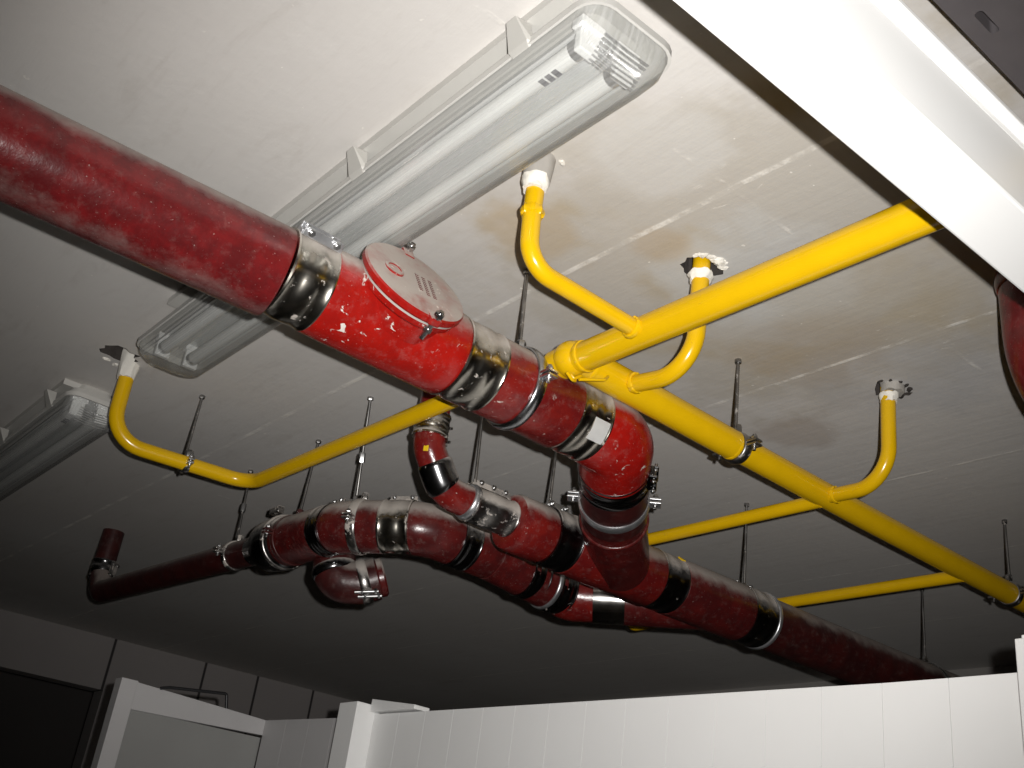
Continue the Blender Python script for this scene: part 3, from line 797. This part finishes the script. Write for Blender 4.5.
tag(obj('pipe_elbow', tube(bmesh.new(), mp_, [RM-.003]+[RM]*(len(mp_)-2)+[RM-.003], 48), 'red', None, True, 0, mi(1.69)), 'short red elbow right beside the mirror-bright coupling', 'pipe elbow')
dm = V((1, -1, (zl(1.9)-mz)/.205)).normalized(); mb = lambda k: V((1.690, 1.825, mz)) + dm*k
coupling(mb(.030), dm, RM-.003, .037, (0, .3, .9), 'mirror-bright steel coupling under the crossing, catching a white glint', 'mirror', False, 2, 'steel_clean')
ym_ = obj('drain_pipe', revolve(bmesh.new(), mb(.064), dm, [(0, RM-.003), (.003, RM), (.222, RM), (.226, RM-.003)], 48), 'oxide', None, True, 0, mb(.13))
tag(ym_, 'dark red pipe running from the mirror-bright coupling under the lower run', 'pipe')

# left run, small pipe + reducer
bm = bmesh.new(); revolve(bm, lr(2.275), lr(2.46)-lr(2.275), [(-.01, RM-.006), (0, RM+.004), (.05, RM+.006), (.085, RM+.004), (.10, RM-.006), (.125, .040), (.165, .038), (.17, .034)], 48)
tag(obj('pipe_reducer', bm, 'dark_steel', None, True, 0, lr(2.38)), 'black reducer sleeve where the thin far left pipe widens', 'pipe fitting')
t = thing('pipe_clamp', lr(2.29), 'pale dusty ring with upright bolt on the wide side of the reducer', 'pipe clamp')
obj('clamp_ring', ring(bmesh.new(), lr(2.288), DY, RM+.002, RM+.009, .007), 'steel_dusty', t)
bm = bmesh.new(); obox(bm, lr(2.30)+V((-.035, 0, RM+.012)), V((0, 1, 0)), V((1, 0, 0)), V((0, 0, 1)), .022, .008, .008)
obj('lock_plate', bm, 'steel_dusty', t, False, .0015)
hanger((1.111, 2.249, 1), (1.105, 2.249, zy(2.25)+RM+.010), lr(2.249), DY, RM, 'rod hanger on the left run, right of the reducer', 'oxide_dark', .008, .003)
tag(obj('drain_pipe', tube(bmesh.new(), fillet([lr(2.40), lr(3.0), lr(3.52), lr(3.58)+V((0, 0, .07))], [0, .05], 8), .0350, 36), 'oxide_dark', None, True, 0, lr(3.0)), 'thin dark brown-red pipe running back to the far left wall', 'pipe')
hanger((1.108, 2.601, 1), (1.106, 2.575, zy(2.57)+.046), lr(2.555), DY, .0352, 'rod with a nut and pale clamp on the thin far left pipe', 'steel_dusty', .009, .004, ((.55, .024),))
coupling(V((XL, 3.575, .868)), (0, 0, 1), .034, .030, (.5, -.8, 0), 'dim coupling on the upright end pipe at far left', 'dark_steel', True, 2, 'steel_dusty')
tag(obj('drain_pipe', cyl(bmesh.new(), (XL, 3.575, .88), (XL, 3.575, 1.0), .035, 36), 'oxide_dark', None, True, 0, (XL, 3.575, .95)), 'short upright dark pipe into the ceiling at far left', 'pipe')

# low branch elbow under the corner
pts = fillet([V((1.155, 2.14, .722)), V((1.163, 2.125, .638)), V((1.212, 2.09, .643)), V((1.240, 2.070, .658))], [.06, .05], 10)
tr = thing('drain_trap', (1.12, 2.05, .62), 'dark red trap bend hanging under the corner of the left run', 'pipe fitting')
obj('bend', tube(bmesh.new(), pts, .048, 44), 'oxide_dark', tr)
obj('collar', ring(bmesh.new(), pts[2], pts[3]-pts[2], .044, .0515, .012), 'dark_steel', tr)
n_ = len(pts)-1
obj('collar', ring(bmesh.new(), pts[n_-2].lerp(pts[n_-1], .4), pts[n_]-pts[n_-1], .044, .0525, .012), 'steel_dusty', tr)
obj('outlet_plug', cyl(bmesh.new(), pts[n_], pts[n_]+(pts[n_]-pts[n_-1]).normalized()*.018, .044, 40, .004), 'oxide', tr)
for k, dz in enumerate((0, .013)):
    obj('bolt', bolt_bm(V((1.172+.010*k, 2.040, .604-dz*.6)), V((1, -.75, .22)), .0036, .046), 'zinc', tr)
# red bend at the right frame edge
pts = fillet([V((1.415, .625, 1.0)), V((1.420, .625, .80)), V((1.645, .625, .775)), V((3.60, .625, .775))], [.085, 0], 12)
re = thing('pipe_elbow', (1.39, .625, .9), 'dark red pipe bend cut off by the right edge, below the white trunking', 'pipe elbow')
obj('bend', tube(bmesh.new(), pts, .052, 48), 'crimson', re)
obj('collar', ring(bmesh.new(), (1.416, .625, .965), (0, 0, 1), .049, .056, .016), 'crimson', re)
obj('collar', ring(bmesh.new(), (1.535, .625, .787), (1, 0, -.11), .049, .056, .013), 'dark_steel', re)

# ------------------------------------------------------------------ white partition
XP = 1.35
FL = -1.6
ztop = lambda y: .363 + max(0, y-.84)*.0165
def board(root, x0, x1, a, b, zf, mat='panel'):
    P = [V((x, y, FL)) for x, y in ((x0, a), (x1, a), (x1, b), (x0, b))] + [V((x, y, zf(y))) for x, y in ((x0, a), (x1, a), (x1, b), (x0, b))]
    return obj('board', hexa(bmesh.new(), P), mat, root, False)
pw = thing('partition_wall', (XP, 1.4, FL), 'white board partition along the bottom of the photo', 'partition')
edges = [.663+.0995*k for k in range(16)]
for a, b in zip(edges, edges[1:]): board(pw, XP, XP+.03, a+.0004, b-.0004, ztop)
# right post, taller than the boards
po = thing('partition_post', (XP, .625, FL), 'white partition post at the right edge, taller than the boards', 'post', 'partition posts')
obj('post_shaft', box(bmesh.new(), (XP-.018, .588, FL), (XP+.03, .6605, .401)), 'panel', po, False, .0015)
obj('post_cap', box(bmesh.new(), (XP-.015, .588, .401), (XP+.027, .653, .406)), 'panel', po, False, .0015)
# middle post with a short sloping stub of rail
po = thing('partition_post', (XP, 2.2, FL), 'white partition post left of centre with a short stub rail on top', 'post', 'partition posts')
obj('post_shaft', box(bmesh.new(), (XP-.050, 2.156, FL), (XP+.03, 2.232, .404)), 'panel', po, False, .0015)
P = [V((x, y, z)) for x, y, z in ((XP-.015, 1.98, .385), (XP+.026, 1.98, .385), (XP+.026, 2.154, .388), (XP-.015, 2.154, .388), (XP-.015, 1.98, .394), (XP+.026, 1.98, .394), (XP+.026, 2.154, .416), (XP-.015, 2.154, .416))]
obj('stub_rail', hexa(bmesh.new(), P), 'panel', po, False, .0015)
# boards beyond the post, then a framed panel coming back towards the left
p2 = thing('partition_wall', (XP, 2.46, FL), 'greyer board partition between the middle post and the left corner', 'partition')
zt2 = lambda y: .384 + (y-2.22)*.030
ed = [2.235+.117*k for k in range(5)]
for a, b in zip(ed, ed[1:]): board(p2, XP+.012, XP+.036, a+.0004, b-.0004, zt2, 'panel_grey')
fr = thing('partition_frame', (1.15, 2.71, FL), 'white framed partition panel in the lower left corner', 'partition')
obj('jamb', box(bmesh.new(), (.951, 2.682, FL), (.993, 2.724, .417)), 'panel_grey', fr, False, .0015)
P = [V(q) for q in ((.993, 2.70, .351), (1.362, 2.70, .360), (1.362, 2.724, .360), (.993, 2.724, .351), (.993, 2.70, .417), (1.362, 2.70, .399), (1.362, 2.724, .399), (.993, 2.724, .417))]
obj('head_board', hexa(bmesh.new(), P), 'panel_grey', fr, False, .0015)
obj('infill', box(bmesh.new(), (.993, 2.709, FL), (1.362, 2.721, .354)), 'infill_grey', fr, False)
bm = tube(bmesh.new(), fillet([(1.056, 2.694, .414), (1.08, 2.694, .421), (1.233, 2.694, .439), (1.241, 2.694, .404)], .007, 5), .0040, 12)
tag(obj('bent_bar', bm, 'dark', None, True, 0, (1.15, 2.694, .414)), 'black bent bar lying on the top edge of the lower left panel frame', 'bar')

# ------------------------------------------------------------------ camera and flash
Rm = Matrix(((0.75746476, -0.3747666, -0.53459998), (-0.64086638, -0.2704696, -0.71842639), (0.12464917, 0.88678983, -0.4450465)))
# rows are world axes seen in camera axes, so this is camera -> world
Xw = V((0.75746476, -0.3747666, -0.53459998))
cam = bpy.data.cameras.new('camera'); co = bpy.data.objects.new('camera', cam); C.objects.link(co)
co.matrix_world = Matrix.Translation((0, 0, ZC)) @ Rm.to_4x4()
cam.sensor_fit = 'HORIZONTAL'; cam.sensor_width = 36; cam.lens = 1078.42/1024*36; cam.clip_start = .02
bpy.context.scene.camera = co

fl = bpy.data.lights.new('camera_flash', 'SPOT'); fo = bpy.data.objects.new('camera_flash', fl); C.objects.link(fo)
fo.matrix_world = Matrix.Translation(V((0, 0, ZC)) + Rm @ V((.05, .03, 0))) @ Rm.to_4x4()
fl.energy = 160; fl.shadow_soft_size = .008; fl.spot_size = math.radians(77); fl.spot_blend = 1.0; fl.color = (1, .975, .945)

w = bpy.data.worlds.new('world'); bpy.context.scene.world = w; w.use_nodes = True
w.node_tree.nodes['Background'].inputs[0].default_value = (.05, .05, .055, 1)
w.node_tree.nodes['Background'].inputs[1].default_value = .2
sc = bpy.context.scene
sc.view_settings.view_transform = 'Standard'; sc.view_settings.look = 'None'
sc.view_settings.exposure = 0; sc.view_settings.gamma = 1; sc.view_settings.use_curve_mapping = False
for o in bpy.data.objects:
    if '_b' in o: del o['_b']
